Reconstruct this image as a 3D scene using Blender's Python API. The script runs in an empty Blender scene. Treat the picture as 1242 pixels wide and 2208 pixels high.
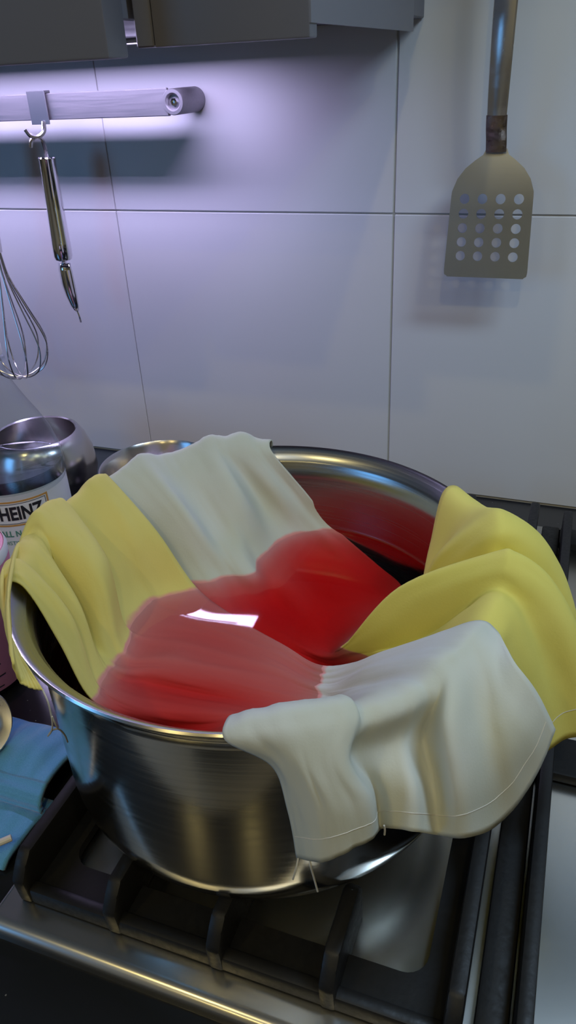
import bpy, bmesh, math, random
from mathutils import Vector, Matrix, noise
random.seed(7)
S = bpy.context.scene
COL = S.collection
PI = math.pi

# ------------------------------------------------------------------ camera, world, lights, exposure
F = Vector((-0.31539, 0.80196, -0.50736))
cam_d = bpy.data.cameras.new('camera')
cam = bpy.data.objects.new('camera', cam_d)
COL.objects.link(cam)
S.camera = cam
YAW, PITCH, ROLL = -0.374645, 0.532573, -0.053062
f_ = Vector((math.sin(YAW)*math.cos(PITCH), math.cos(YAW)*math.cos(PITCH), -math.sin(PITCH)))
r0 = Vector((math.cos(YAW), -math.sin(YAW), 0)); u0 = r0.cross(f_)
r_ = r0*math.cos(ROLL)+u0*math.sin(ROLL); u_ = -r0*math.sin(ROLL)+u0*math.cos(ROLL)
M3 = Matrix((r_, u_, -f_)).transposed()
cam.matrix_world = Matrix.Translation((0.167926, -0.737943, 0.411455)) @ M3.to_4x4()
cam_d.sensor_fit = 'VERTICAL'
cam_d.sensor_height = 36.0
cam_d.lens = 1629.97/2208*36.0
cam_d.clip_start = 0.01

w = bpy.data.worlds.new('world'); S.world = w; w.use_nodes = True
w.node_tree.nodes['Background'].inputs[0].default_value = (0.50, 0.53, 0.80, 1)
w.node_tree.nodes['Background'].inputs[1].default_value = 0.20
S.view_settings.view_transform = 'Standard'; S.view_settings.look = 'None'
S.view_settings.exposure = 0.36; S.view_settings.gamma = 1.0
S.view_settings.use_curve_mapping = False
S.cycles.max_bounces = 10; S.cycles.transparent_max_bounces = 16
S.cycles.transmission_bounces = 8
S.cycles.caustics_reflective = False; S.cycles.caustics_refractive = False
S.cycles.sample_clamp_indirect = 4.0
try:
    S.cycles.use_denoising = True
except Exception: pass

def area(name, loc, target, sx, sy, power, color, shape='RECTANGLE'):
    l = bpy.data.lights.new(name, 'AREA'); l.shape = shape; l.size = sx; l.size_y = sy
    l.energy = power; l.color = color
    o = bpy.data.objects.new(name, l); COL.objects.link(o); o.location = loc
    d = Vector(target)-Vector(loc); o.rotation_euler = d.to_track_quat('-Z', 'Y').to_euler()
    return o
WARM = (1.0, 0.78, 0.30)
# warm ceiling lamps, added out of view for light and highlights in the steel
LAMPS = [(0.35, -1.35), (-0.45, -1.35), (1.1, -1.3), (0.35, -2.3), (-0.45, -2.3)]
for i, (x, y) in enumerate(LAMPS):
    area('added_spot_light', (x, y, 1.44), (x, y, 0), 0.05, 0.05, 1.8, WARM, 'DISK')
# under-cabinet LED strip
area('led_light', (-0.45, -0.080, 0.432), (-0.45, -0.150, 0.0), 0.62, 0.022, 2.1, (0.66, 0.58, 1.0))
# daylight through the window at the back left
area('window_light', (-1.75, -2.2, 0.65), (0.0, -0.4, 0.1), 0.8, 1.0, 6.5, (0.16, 0.48, 1.0))
# cool lamp to the upper right of the pot, under the added hood
area('hood_light', (0.46, -0.41, 0.790), (0.46, -0.41, 0.0), 0.30, 0.10, 2.2, (0.56, 0.77, 1.0))
# cool overhead fill, added to lift the front of the hanging cloth
area('cool_fill_light', (0.4, -1.2, 1.44), (0.3, -0.9, 0.0), 1.2, 0.6, 2.2, (0.66, 0.82, 1.0))

# ------------------------------------------------------------------ materials
def nt(name):
    m = bpy.data.materials.new(name); m.use_nodes = True
    return m, m.node_tree.nodes, m.node_tree.links
def mat(name, col, rough=0.5, metal=0.0, **kw):
    m, N, L = nt(name); b = N['Principled BSDF']
    b.inputs['Base Color'].default_value = (*col, 1); b.inputs['Roughness'].default_value = rough
    b.inputs['Metallic'].default_value = metal
    for k, v in kw.items(): b.inputs[k.replace('_', ' ')].default_value = v
    return m
def add(N, t, **kw):
    n = N.new(t)
    for k, v in kw.items():
        if k.startswith('i_'):
            n.inputs[int(k[2:])].default_value = v
        else: setattr(n, k, v)
    return n
def noise_rough(m, scale, lo, hi, stretch=(1, 1, 1), bump=0.0, coords='Object', color=None):
    N, L = m.node_tree.nodes, m.node_tree.links; b = N['Principled BSDF']
    tc = add(N, 'ShaderNodeTexCoord'); mp = add(N, 'ShaderNodeMapping'); mp.inputs['Scale'].default_value = stretch
    L.new(tc.outputs[coords], mp.inputs[0])
    n = add(N, 'ShaderNodeTexNoise'); n.inputs['Scale'].default_value = scale; n.inputs['Detail'].default_value = 4
    L.new(mp.outputs[0], n.inputs['Vector'])
    mr = add(N, 'ShaderNodeMapRange'); mr.inputs['From Min'].default_value = 0.3; mr.inputs['From Max'].default_value = 0.7
    mr.inputs['To Min'].default_value = lo; mr.inputs['To Max'].default_value = hi
    L.new(n.outputs['Fac'], mr.inputs[0]); L.new(mr.outputs[0], b.inputs['Roughness'])
    if bump:
        bp = add(N, 'ShaderNodeBump'); bp.inputs['Strength'].default_value = bump; bp.inputs['Distance'].default_value = 0.001
        L.new(n.outputs['Fac'], bp.inputs['Height']); L.new(bp.outputs[0], b.inputs['Normal'])
    if color:
        rp = add(N, 'ShaderNodeMix'); rp.data_type = 'RGBA'
        rp.inputs[6].default_value = (*color[0], 1); rp.inputs[7].default_value = (*color[1], 1)
        L.new(n.outputs['Fac'], rp.inputs[0]); L.new(rp.outputs[2], b.inputs['Base Color'])
    return m
def brushed_pot(name, col, rough, aniso, stretch):
    m = mat(name, col, rough, 1.0, Anisotropic=aniso)
    N, L = m.node_tree.nodes, m.node_tree.links
    tg = add(N, 'ShaderNodeTangent'); tg.direction_type = 'RADIAL'; tg.axis = 'Z'
    L.new(tg.outputs[0], N['Principled BSDF'].inputs['Tangent'])
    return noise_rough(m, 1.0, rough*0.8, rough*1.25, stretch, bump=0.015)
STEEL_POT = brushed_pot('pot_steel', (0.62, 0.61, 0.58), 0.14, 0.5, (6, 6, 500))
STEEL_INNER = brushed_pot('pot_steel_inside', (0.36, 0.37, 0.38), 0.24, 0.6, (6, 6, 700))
STEEL = noise_rough(mat('steel', (0.66, 0.65, 0.64), 0.22, 1.0), 60, 0.16, 0.30)
STEEL_SATIN = noise_rough(mat('satin_steel', (0.43, 0.44, 0.43), 0.36, 1.0), 20.0, 0.33, 0.40, (1, 1, 1), bump=0.0)
BOWLM = noise_rough(mat('bowl_steel', (0.62, 0.60, 0.60), 0.22, 1.0), 30, 0.18, 0.28)
RAILM = noise_rough(mat('rail_aluminium', (0.30, 0.29, 0.31), 0.5, 1.0), 1.0, 0.48, 0.60, (30, 600, 600), bump=0.015)
HOOKM = mat('hook_steel', (0.25, 0.25, 0.27), 0.45, 1.0)
CHROME = mat('chrome', (0.75, 0.75, 0.77), 0.07, 1.0)
HOB_STEEL = noise_rough(mat('hob_steel', (0.62, 0.61, 0.58), 0.28, 1.0), 9.0, 0.23, 0.27, (1, 1, 1), bump=0.0)
IRON = noise_rough(mat('cast_iron_enamel', (0.012, 0.012, 0.013), 0.45, 0.0, Specular_IOR_Level=0.3), 350, 0.40, 0.55, bump=0.10)
BURNER = mat('burner_black', (0.015, 0.015, 0.016), 0.5)
TILE = noise_rough(mat('wall_tile', (0.70, 0.71, 0.73), 0.33), 3.0, 0.28, 0.36, color=((0.68, 0.69, 0.71), (0.74, 0.75, 0.77)))
GROUT = mat('grout', (0.50, 0.49, 0.48), 0.9)
CAB = noise_rough(mat('cabinet_grey', (0.15, 0.15, 0.175), 0.45), 20, 0.40, 0.52)
CAB_EDGE = mat('cabinet_edge', (0.17, 0.17, 0.20), 0.35)
CAB_IN = mat('cabinet_underside', (0.55, 0.55, 0.55), 0.6)
LED_M = mat('led_diffuser', (0.9, 0.9, 0.95), 0.4)
PAINT = mat('wall_paint', (0.60, 0.57, 0.50), 0.8)
CEIL = mat('ceiling_paint', (0.75, 0.74, 0.70), 0.85)
FLOORM = noise_rough(mat('floor_tiles', (0.45, 0.40, 0.32), 0.4), 4, 0.3, 0.5)
DARKWOOD = mat('dark_cabinet', (0.05, 0.05, 0.06), 0.4)
WHITEP = mat('white_plastic', (0.80, 0.80, 0.80), 0.35)
LABELW = mat('label_white', (0.82, 0.83, 0.84), 0.45)
INK = mat('label_ink', (0.02, 0.02, 0.025), 0.5)
INKG = mat('label_green', (0.10, 0.30, 0.22), 0.5)
INKGREY = mat('label_grey', (0.45, 0.45, 0.46), 0.5)
GOLD = mat('label_gold', (0.62, 0.33, 0.09), 0.45)
PINK = mat('pink_label', (0.66, 0.25, 0.36), 0.45)
STICKM = mat('white_stick', (0.80, 0.78, 0.74), 0.5)
THREAD = mat('thread', (0.62, 0.60, 0.55), 0.8)
THREADY = mat('thread_yellowed', (0.55, 0.52, 0.45), 0.8)
NECK = noise_rough(mat('stained_steel', (0.30, 0.24, 0.22), 0.35, 1.0), 300, 0.25, 0.5, bump=0.3)

def granite():
    m, N, L = nt('black_granite'); b = N['Principled BSDF']; b.inputs['Roughness'].default_value = 0.22
    tc = add(N, 'ShaderNodeTexCoord')
    v = add(N, 'ShaderNodeTexVoronoi'); v.inputs['Scale'].default_value = 260
    L.new(tc.outputs['Object'], v.inputs['Vector'])
    r = add(N, 'ShaderNodeValToRGB'); r.color_ramp.elements[0].position = 0.05; r.color_ramp.elements[1].position = 0.16
    r.color_ramp.elements[0].color = (0.20, 0.20, 0.19, 1); r.color_ramp.elements[1].color = (0.010, 0.011, 0.013, 1)
    w = add(N, 'ShaderNodeTexWhiteNoise'); L.new(v.outputs['Position'], w.inputs['Vector'])
    g = add(N, 'ShaderNodeMath', operation='GREATER_THAN'); g.inputs[1].default_value = 0.93
    L.new(w.outputs['Value'], g.inputs[0]); L.new(v.outputs['Distance'], r.inputs[0])
    mx = add(N, 'ShaderNodeMix'); mx.data_type = 'RGBA'; mx.inputs[6].default_value = (0.010, 0.011, 0.013, 1)
    L.new(g.outputs[0], mx.inputs[0]); L.new(r.outputs[0], mx.inputs[7]); L.new(mx.outputs[2], b.inputs['Base Color'])
    return m
GRANITE = granite()

def clear_plastic(name, tint, fres=1.45, rough=0.03):
    m, N, L = nt(name); N.remove(N['Principled BSDF']); out = N['Material Output']
    t = add(N, 'ShaderNodeBsdfTransparent'); t.inputs[0].default_value = (*tint, 1)
    g = add(N, 'ShaderNodeBsdfGlossy'); g.inputs['Roughness'].default_value = rough
    lw = add(N, 'ShaderNodeLayerWeight'); lw.inputs[0].default_value = 0.5
    pw = add(N, 'ShaderNodeMath', operation='POWER'); pw.inputs[1].default_value = 4.0; L.new(lw.outputs['Facing'], pw.inputs[0])
    fr = add(N, 'ShaderNodeMath', operation='MULTIPLY_ADD'); fr.inputs[1].default_value = 0.75; fr.inputs[2].default_value = ((fres-1)/(fres+1))**2
    L.new(pw.outputs[0], fr.inputs[0])
    mx = add(N, 'ShaderNodeMixShader'); L.new(fr.outputs[0], mx.inputs[0]); L.new(t.outputs[0], mx.inputs[1]); L.new(g.outputs[0], mx.inputs[2])
    L.new(mx.outputs[0], out.inputs[0])
    return m
PET = clear_plastic('clear_plastic', (0.93, 0.95, 0.97), 1.5)
VINEGAR = clear_plastic('vinegar', (0.86, 0.90, 0.90), 1.33)

def dye_water():
    m, N, L = nt('red_dye_water'); N.remove(N['Principled BSDF']); out = N['Material Output']
    t = add(N, 'ShaderNodeBsdfTransparent'); t.inputs[0].default_value = (1, 0.98, 0.98, 1)
    g = add(N, 'ShaderNodeBsdfGlossy'); g.inputs['Roughness'].default_value = 0.03
    fr = add(N, 'ShaderNodeFresnel'); fr.inputs[0].default_value = 1.34
    tc = add(N, 'ShaderNodeTexCoord'); n = add(N, 'ShaderNodeTexNoise'); n.inputs['Scale'].default_value = 15; n.inputs['Detail'].default_value = 1.0
    L.new(tc.outputs['Object'], n.inputs['Vector'])
    bp = add(N, 'ShaderNodeBump'); bp.inputs['Strength'].default_value = 0.09; bp.inputs['Distance'].default_value = 0.01
    L.new(n.outputs[0], bp.inputs['Height']); L.new(bp.outputs[0], g.inputs['Normal']); L.new(bp.outputs[0], fr.inputs['Normal'])
    mx = add(N, 'ShaderNodeMixShader'); L.new(fr.outputs[0], mx.inputs[0]); L.new(t.outputs[0], mx.inputs[1]); L.new(g.outputs[0], mx.inputs[2])
    L.new(mx.outputs[0], out.inputs['Surface'])
    va = add(N, 'ShaderNodeVolumeAbsorption'); va.inputs['Color'].default_value = (0.97, 0.28, 0.29, 1); va.inputs['Density'].default_value = 84
    L.new(va.outputs[0], out.inputs['Volume'])
    return m
DYE = dye_water()

def cloth_mat(name, c0, c1):
    """cotton: colour c0 at the start of the strip, c1 at its end, dyed pink where it is wet"""
    m, N, L = nt(name); b = N['Principled BSDF']; out = N['Material Output']
    b.inputs['Roughness'].default_value = 0.85
    al = add(N, 'ShaderNodeAttribute'); al.attribute_name = 'along'
    geo = add(N, 'ShaderNodeNewGeometry'); sep = add(N, 'ShaderNodeSeparateXYZ'); L.new(geo.outputs['Position'], sep.inputs[0])
    n = add(N, 'ShaderNodeTexNoise'); n.inputs['Scale'].default_value = 55; n.inputs['Detail'].default_value = 3
    L.new(geo.outputs['Position'], n.inputs['Vector'])
    n2 = add(N, 'ShaderNodeTexNoise'); n2.inputs['Scale'].default_value = 22; n2.inputs['Detail'].default_value = 2
    L.new(geo.outputs['Position'], n2.inputs['Vector'])
    # base: yellow <-> white
    mx = add(N, 'ShaderNodeMix'); mx.data_type = 'RGBA'; mx.inputs[6].default_value = (*c0, 1); mx.inputs[7].default_value = (*c1, 1)
    L.new(al.outputs['Fac'], mx.inputs[0])
    # faint uneven dye
    hs = add(N, 'ShaderNodeMix'); hs.data_type = 'RGBA'; hs.blend_type = 'MULTIPLY'; hs.inputs[7].default_value = (0.93, 0.93, 0.84, 1)
    mr0 = add(N, 'ShaderNodeMapRange'); mr0.inputs['From Min'].default_value = 0.35; mr0.inputs['From Max'].default_value = 0.7
    L.new(n2.outputs['Fac'], mr0.inputs[0]); L.new(mr0.outputs[0], hs.inputs[0]); L.new(mx.outputs[2], hs.inputs[6])
    # wick line: z - noise
    ma = add(N, 'ShaderNodeMath', operation='MULTIPLY_ADD'); ma.inputs[1].default_value = -0.004
    L.new(n.outputs['Fac'], ma.inputs[0]); L.new(sep.outputs['Z'], ma.inputs[2])
    mr = add(N, 'ShaderNodeMapRange'); mr.interpolation_type = 'SMOOTHSTEP'
    mr.inputs['From Min'].default_value = 0.1284; mr.inputs['From Max'].default_value = 0.1302
    mr.inputs['To Min'].default_value = 1.0; mr.inputs['To Max'].default_value = 0.0
    L.new(ma.outputs[0], mr.inputs[0])
    so = add(N, 'ShaderNodeAttribute'); so.attribute_name = 'soaked'
    sm = add(N, 'ShaderNodeMath', operation='MULTIPLY'); L.new(mr.outputs[0], sm.inputs[0]); L.new(so.outputs['Fac'], sm.inputs[1])
    pk = add(N, 'ShaderNodeMix'); pk.data_type = 'RGBA'; pk.inputs[7].default_value = (0.86, 0.36, 0.34, 1)
    L.new(sm.outputs[0], pk.inputs[0]); L.new(hs.outputs[2], pk.inputs[6])
    L.new(pk.outputs[2], b.inputs['Base Color'])
    # weave
    w1 = add(N, 'ShaderNodeTexNoise'); w1.inputs['Scale'].default_value = 900
    L.new(geo.outputs['Position'], w1.inputs['Vector'])
    bp = add(N, 'ShaderNodeBump'); bp.inputs['Strength'].default_value = 0.12; bp.inputs['Distance'].default_value = 0.0006
    L.new(w1.outputs['Fac'], bp.inputs['Height']); L.new(bp.outputs[0], b.inputs['Normal'])
    tr = add(N, 'ShaderNodeBsdfTranslucent'); L.new(pk.outputs[2], tr.inputs[0])
    ms = add(N, 'ShaderNodeMixShader'); ms.inputs[0].default_value = 0.18
    L.new(b.outputs[0], ms.inputs[1]); L.new(tr.outputs[0], ms.inputs[2]); L.new(ms.outputs[0], out.inputs[0])
    return m
YEL = (0.88, 0.77, 0.25); WHT = (0.73, 0.75, 0.70)
CLOTH_A = cloth_mat('cotton_yellow_to_white', YEL, WHT)
CLOTH_B = cloth_mat('cotton_white_to_yellow', WHT, (0.90, 0.80, 0.20))

def towel_mat():
    m, N, L = nt('blue_microfibre'); b = N['Principled BSDF']; b.inputs['Roughness'].default_value = 0.95
    b.inputs['Sheen Weight'].default_value = 0.5
    at = add(N, 'ShaderNodeAttribute'); at.attribute_name = 'rib'
    n = add(N, 'ShaderNodeTexNoise'); n.inputs['Scale'].default_value = 1400
    mx = add(N, 'ShaderNodeMix'); mx.data_type = 'RGBA'; mx.inputs[6].default_value = (0.08, 0.32, 0.68, 1); mx.inputs[7].default_value = (0.16, 0.50, 0.88, 1)
    tc = add(N, 'ShaderNodeTexCoord'); L.new(tc.outputs['Object'], n.inputs['Vector'])
    L.new(n.outputs['Fac'], mx.inputs[0]); L.new(mx.outputs[2], b.inputs['Base Color'])
    wv = add(N, 'ShaderNodeMath', operation='SINE'); L.new(at.outputs['Fac'], wv.inputs[0])
    ad = add(N, 'ShaderNodeMath', operation='ADD'); L.new(wv.outputs[0], ad.inputs[0]); L.new(n.outputs['Fac'], ad.inputs[1])
    bp = add(N, 'ShaderNodeBump'); bp.inputs['Strength'].default_value = 0.6; bp.inputs['Distance'].default_value = 0.0007
    L.new(ad.outputs[0], bp.inputs['Height']); L.new(bp.outputs[0], b.inputs['Normal'])
    return m
TOWEL = towel_mat()

# ------------------------------------------------------------------ helpers
def link(name, me, m=None, parent=None, loc=None, smooth=True, angle=0.6):
    o = bpy.data.objects.new(name, me); COL.objects.link(o)
    if m is not None: me.materials.append(m)
    if parent is not None: o.parent = parent
    if loc is not None: o.location = loc
    if smooth:
        me.polygons.foreach_set('use_smooth', [True]*len(me.polygons))
        try: me.set_sharp_from_angle(angle=angle)
        except Exception: pass
    me.update()
    return o
def obj(name, bm, m, parent=None, loc=None, smooth=True, angle=0.6):
    me = bpy.data.meshes.new(name)
    bmesh.ops.recalc_face_normals(bm, faces=bm.faces[:])
    bm.to_mesh(me); bm.free()
    return link(name, me, m, parent, loc, smooth, angle)
def tag(o, label=None, cat=None, group=None, kind=None):
    for k, v in (('label', label), ('category', cat), ('group', group), ('kind', kind)):
        if v: o[k] = v
    return o
def thing(name, label, cat, loc=(0, 0, 0), rz=0.0, group=None):
    o = bpy.data.objects.new(name, None); COL.objects.link(o); o.location = loc; o.rotation_euler = (0, 0, rz)
    o.empty_display_size = 0.02
    return tag(o, label, cat, group)
def box(bm, x0, x1, y0, y1, z0, z1, bev=0.0, seg=2):
    r = bmesh.ops.create_cube(bm, size=1.0)
    vs = r['verts']
    bmesh.ops.scale(bm, vec=(x1-x0, y1-y0, z1-z0), verts=vs)
    bmesh.ops.translate(bm, vec=((x0+x1)/2, (y0+y1)/2, (z0+z1)/2), verts=vs)
    if bev:
        es = list({e for v in vs for e in v.link_edges})
        bmesh.ops.bevel(bm, geom=es, offset=bev, segments=seg, affect='EDGES', profile=0.5)
    return bm
def boxo(name, m, parent, x0, x1, y0, y1, z0, z1, bev=0.0, seg=2):
    bm = bmesh.new(); box(bm, x0, x1, y0, y1, z0, z1, bev, seg)
    return obj(name, bm, m, parent)
def lathe(bm, prof, n=64, center=(0, 0, 0), close=False):
    rings = []
    for (r, z) in prof:
        if r < 1e-6: rings.append([bm.verts.new((center[0], center[1], center[2]+z))])
        else: rings.append([bm.verts.new((center[0]+r*math.cos(2*PI*k/n), center[1]+r*math.sin(2*PI*k/n), center[2]+z)) for k in range(n)])
    pairs = list(zip(rings, rings[1:]))
    if close: pairs.append((rings[-1], rings[0]))
    for a, b in pairs:
        for k in range(n):
            k2 = (k+1) % n
            if len(a) == 1 and len(b) == 1: continue
            if len(a) == 1: bm.faces.new((a[0], b[k], b[k2]))
            elif len(b) == 1: bm.faces.new((a[k], b[0], a[k2]))
            else: bm.faces.new((a[k], a[k2], b[k2], b[k]))
    return bm
def smooth_path(pts, n=8):
    P = [Vector(p) for p in pts]
    P = [P[0]*2-P[1]]+P+[P[-1]*2-P[-2]]
    out = []
    for i in range(1, len(P)-2):
        for k in range(n):
            t = k/n
            out.append(0.5*((2*P[i])+(P[i+1]-P[i-1])*t+(2*P[i-1]-5*P[i]+4*P[i+1]-P[i+2])*t*t+(3*P[i]-P[i-1]-3*P[i+1]+P[i+2])*t**3))
    out.append(P[-2].copy())
    return out
def tube(bm, pts, r, n=8, cap=True, flat=1.0):
    P = [Vector(p) for p in pts]; rings = []
    t0 = (P[1]-P[0]).normalized(); up = Vector((0, 0, 1)) if abs(t0.z) < 0.9 else Vector((0, 1, 0))
    nn = t0.cross(up).normalized()
    for i, q in enumerate(P):
        t = (P[min(i+1, len(P)-1)]-P[max(i-1, 0)]).normalized()
        nn = (nn-t*nn.dot(t)).normalized(); bb = t.cross(nn)
        rr = r[i] if isinstance(r, (list, tuple)) else r
        rings.append([bm.verts.new(q+nn*rr*math.cos(2*PI*k/n)+bb*rr*flat*math.sin(2*PI*k/n)) for k in range(n)])
    for a, b in zip(rings, rings[1:]):
        for k in range(n): bm.faces.new((a[k], a[(k+1) % n], b[(k+1) % n], b[k]))
    if cap: bm.faces.new(rings[0][::-1]); bm.faces.new(rings[-1])
    return bm
def prism(bm, poly, axis, a0, a1, bev=0.0, seg=2):
    """extrude a 2D polygon along axis; poly coordinates are the two other axes in order"""
    def P(u, v, a):
        return {'x': (a, u, v), 'y': (u, a, v), 'z': (u, v, a)}[axis]
    lo = [bm.verts.new(P(u, v, a0)) for u, v in poly]; hi = [bm.verts.new(P(u, v, a1)) for u, v in poly]
    n = len(poly); fs = [bm.faces.new(lo), bm.faces.new(hi[::-1])]
    for k in range(n): fs.append(bm.faces.new((lo[k], hi[k], hi[(k+1) % n], lo[(k+1) % n])))
    if bev:
        es = list({e for v in lo+hi for e in v.link_edges})
        bmesh.ops.bevel(bm, geom=es, offset=bev, segments=seg, affect='EDGES', profile=0.5)
    return bm
def frame_plate(bm, x0, x1, y0, y1, ox0, ox1, oy0, oy1, z0, z1, rad=0.012, n=6):
    """a rectangular plate with a round-cornered rectangular opening"""
    inner = []
    for cx, cy, a0 in ((ox1-rad, oy1-rad, 0), (ox0+rad, oy1-rad, 90), (ox0+rad, oy0+rad, 180), (ox1-rad, oy0+rad, 270)):
        for k in range(n+1):
            a = math.radians(a0+90*k/n); inner.append((cx+rad*math.cos(a), cy+rad*math.sin(a)))
    outer = []
    cnr = [(x1, y1), (x0, y1), (x0, y0), (x1, y0)]
    for c in cnr:
        for k in range(n+1): outer.append(c)
    def layer(z): 
        i = [bm.verts.new((a, b, z)) for a, b in inner]
        o = []
        for ci, c in enumerate(cnr): o.append(bm.verts.new((*c, z)))
        return i, o
    it, ot = layer(z1); ib, ob = layer(z0)
    m = n+1
    for q in range(4):
        for k in range(n):
            bm.faces.new((it[q*m+k], it[q*m+k+1], ot[q])); bm.faces.new((ib[q*m+k+1], ib[q*m+k], ob[q]))
        q2 = (q+1) % 4
        bm.faces.new((it[q*m+n], it[q2*m], ot[q2], ot[q])); bm.faces.new((ib[q2*m], ib[q*m+n], ob[q], ob[q2]))
        bm.faces.new((ot[q], ot[q2], ob[q2], ob[q]))
    L = len(it)
    for k in range(L): bm.faces.new((it[(k+1) % L], it[k], ib[k], ib[(k+1) % L]))
    return bm
def text_mesh(txt, size, extrude=0.0, bold=0.0):
    cu = bpy.data.curves.new('lettering', 'FONT'); cu.body = txt; cu.size = size; cu.offset = bold; cu.extrude = extrude
    cu.align_x = 'CENTER'; cu.align_y = 'CENTER'; cu.resolution_u = 3
    o = bpy.data.objects.new('lettering', cu); COL.objects.link(o)
    bpy.context.view_layer.update()
    me = bpy.data.meshes.new_from_object(o.evaluated_get(bpy.context.evaluated_depsgraph_get()))
    bpy.data.objects.remove(o); bpy.data.curves.remove(cu)
    return me

# ------------------------------------------------------------------ the room
def struct(name, m, *b, bev=0.0):
    o = boxo(name, m, None, *b, bev=bev); o['kind'] = 'structure'; return o
FZ, CZ = -0.90, 1.46
wb = struct('wall_back', GROUT, -2.6, 2.4, 0.0015, 0.10, FZ, CZ)
TW = 0.30; ZG = 0.2877; gw = 0.0011
def seam(x): return 0.0010 if abs(x) < 0.01 else 0.0004
tile_x = [-1.5+TW*k for k in range(9)]
for x in tile_x:
    for z0, z1 in ((0.0, ZG), (ZG, ZG+0.60)):
        bm = bmesh.new(); box(bm, x+seam(x), x+TW-seam(x+TW), 0.0, 0.008, z0+0.0008, z1-0.0008, 0.0005, 1)
        obj('tile', bm, TILE, wb)
struct('floor', FLOORM, -2.6, 2.4, -2.9, 0.1, FZ-0.1, FZ)
struct('ceiling', CEIL, -2.6, 2.4, -2.9, 0.1, CZ, CZ+0.1)
struct('wall_left', PAINT, -2.7, -2.6, -2.9, 0.1, FZ, CZ)
struct('wall_right', PAINT, 2.4, 2.5, -2.9, 0.1, FZ, CZ)
struct('wall_front', PAINT, -2.6, 2.4, -3.0, -2.9, FZ, CZ)

isl = boxo('added_island', DARKWOOD, None, -0.22, 1.5, -2.0, -1.28, FZ, 0.0, 0.004, 2)  # unseen dark block, added so the pot front reflects something dark
tag(isl, 'added dark island behind the viewer, darkening the reflections in the pot', 'island')
# ------------------------------------------------------------------ base cabinet and worktop
bc = thing('base_cabinet', 'dark base cabinet under the black worktop', 'cabinet', (-0.1, -0.3, FZ))
def child_box(name, m, par, x0, x1, y0, y1, z0, z1, bev=0.0, seg=2):
    o = boxo(name, m, par, x0, x1, y0, y1, z0, z1, bev, seg)
    o.matrix_parent_inverse = par.matrix_world.inverted() if False else Matrix.Translation(-par.location)
    return o
child_box('body', DARKWOOD, bc, -1.5, 1.2, -0.56, -0.001, FZ, -0.031)
for k in range(5):
    d = child_box('door', DARKWOOD, bc, -1.49+0.54*k, -0.97+0.54*k, -0.585, -0.561, FZ+0.1, -0.05, 0.002, 1)
wt = boxo('worktop', GRANITE, None, -1.5, 1.2, -0.625, -0.0005, -0.030, 0.0, 0.002, 2)
tag(wt, 'black speckled granite worktop running along the tiled wall', 'worktop')

# ------------------------------------------------------------------ hob with its grates
hob = thing('gas_hob', 'stainless steel gas hob with a rounded front edge set on the black worktop', 'hob', (0.2, -0.31, 0.0))
P0 = hob.location
def ch(o, par):
    o.matrix_parent_inverse = Matrix.Translation(-par.location); return o
bm = bmesh.new()
prof = [(-0.5715, 0.0003), (-0.5715, 0.0045), (-0.5700, 0.0078), (-0.5672, 0.0096), (-0.5640, 0.0100), (-0.064, 0.0100), (-0.061, 0.0085), (-0.060, 0.006), (-0.060, 0.0003)]
prism(bm, prof, 'x', -0.0905, 0.66)
bmesh.ops.bevel(bm, geom=[e for e in bm.edges if abs(e.verts[0].co.x-e.verts[1].co.x) < 1e-6 and min(e.verts[0].co.z, e.verts[1].co.z) > 0.004], offset=0.0015, segments=2, affect='EDGES')
ch(obj('hob_plate', bm, HOB_STEEL, hob), hob)
for (bx, by, br) in ((0.044, -0.43, 0.048), (0.044, -0.19, 0.036), (0.325, -0.195, 0.032), (0.325, -0.475, 0.038)):
    bm = bmesh.new(); lathe(bm, [(0, 0.0102), (br, 0.0102), (br, 0.016), (br*0.9, 0.020), (br*0.55, 0.022), (0, 0.022)], 40, (bx, by, 0))
    b_ = ch(obj('burner', bm, STEEL_SATIN, hob), hob)
    bm = bmesh.new(); lathe(bm, [(0, 0.0222), (br*0.72, 0.0222), (br*0.75, 0.026), (br*0.66, 0.029), (0, 0.030)], 40, (bx, by, 0))
    c_ = obj('burner_cap', bm, BURNER, b_); c_.matrix_parent_inverse = Matrix.Translation(-P0)
    c_.matrix_parent_inverse = Matrix.Identity(4) @ b_.matrix_parent_inverse.inverted() @ Matrix.Translation(-P0)

def finger(par, x, ya, yb, ztop, w=0.0085, foot=True, name='pan_support_bar'):
    """upright cast bar running away from the viewer with sloped rounded ends"""
    poly = [(ya, 0.0102), (ya-0.0015, 0.030), (ya+0.004, ztop-0.006), (ya+0.010, ztop), (yb-0.008, ztop), (yb-0.001, ztop-0.008), (yb, 0.0102)]
    bm = bmesh.new(); prism(bm, poly, 'x', x-w/2, x+w/2, 0.0022, 2)
    return ch(obj(name, bm, IRON, par), par)
gl = thing('left_grate', 'black cast iron pan grate under the big steel pot', 'grate', (0.045, -0.31, 0.01))
bm = bmesh.new(); frame_plate(bm, -0.075, 0.1655, -0.5505, -0.315, -0.062, 0.145, -0.528, -0.335, 0.0125, 0.0185)
ch(obj('frame', bm, IRON, gl), gl)
bm = bmesh.new(); frame_plate(bm, -0.075, 0.1655, -0.313, -0.074, -0.062, 0.145, -0.293, -0.098, 0.0125, 0.0185)
ch(obj('frame', bm, IRON, gl), gl)
for x in (-0.0765, -0.0185, 0.0420, 0.1020, 0.1615):
    if x in (-0.0765, 0.1615):
        finger(gl, x, -0.5535, -0.070, 0.0445)
    else:
        finger(gl, x, -0.5535, -0.500, 0.0445); finger(gl, x, -0.370, -0.250, 0.0445); finger(gl, x, -0.125, -0.070, 0.0445)
bm = bmesh.new(); box(bm, -0.073, 0.158, -0.553, -0.5455, 0.0105, 0.0225, 0.002, 2)
ch(obj('front_rail', bm, IRON, gl), gl)
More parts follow.
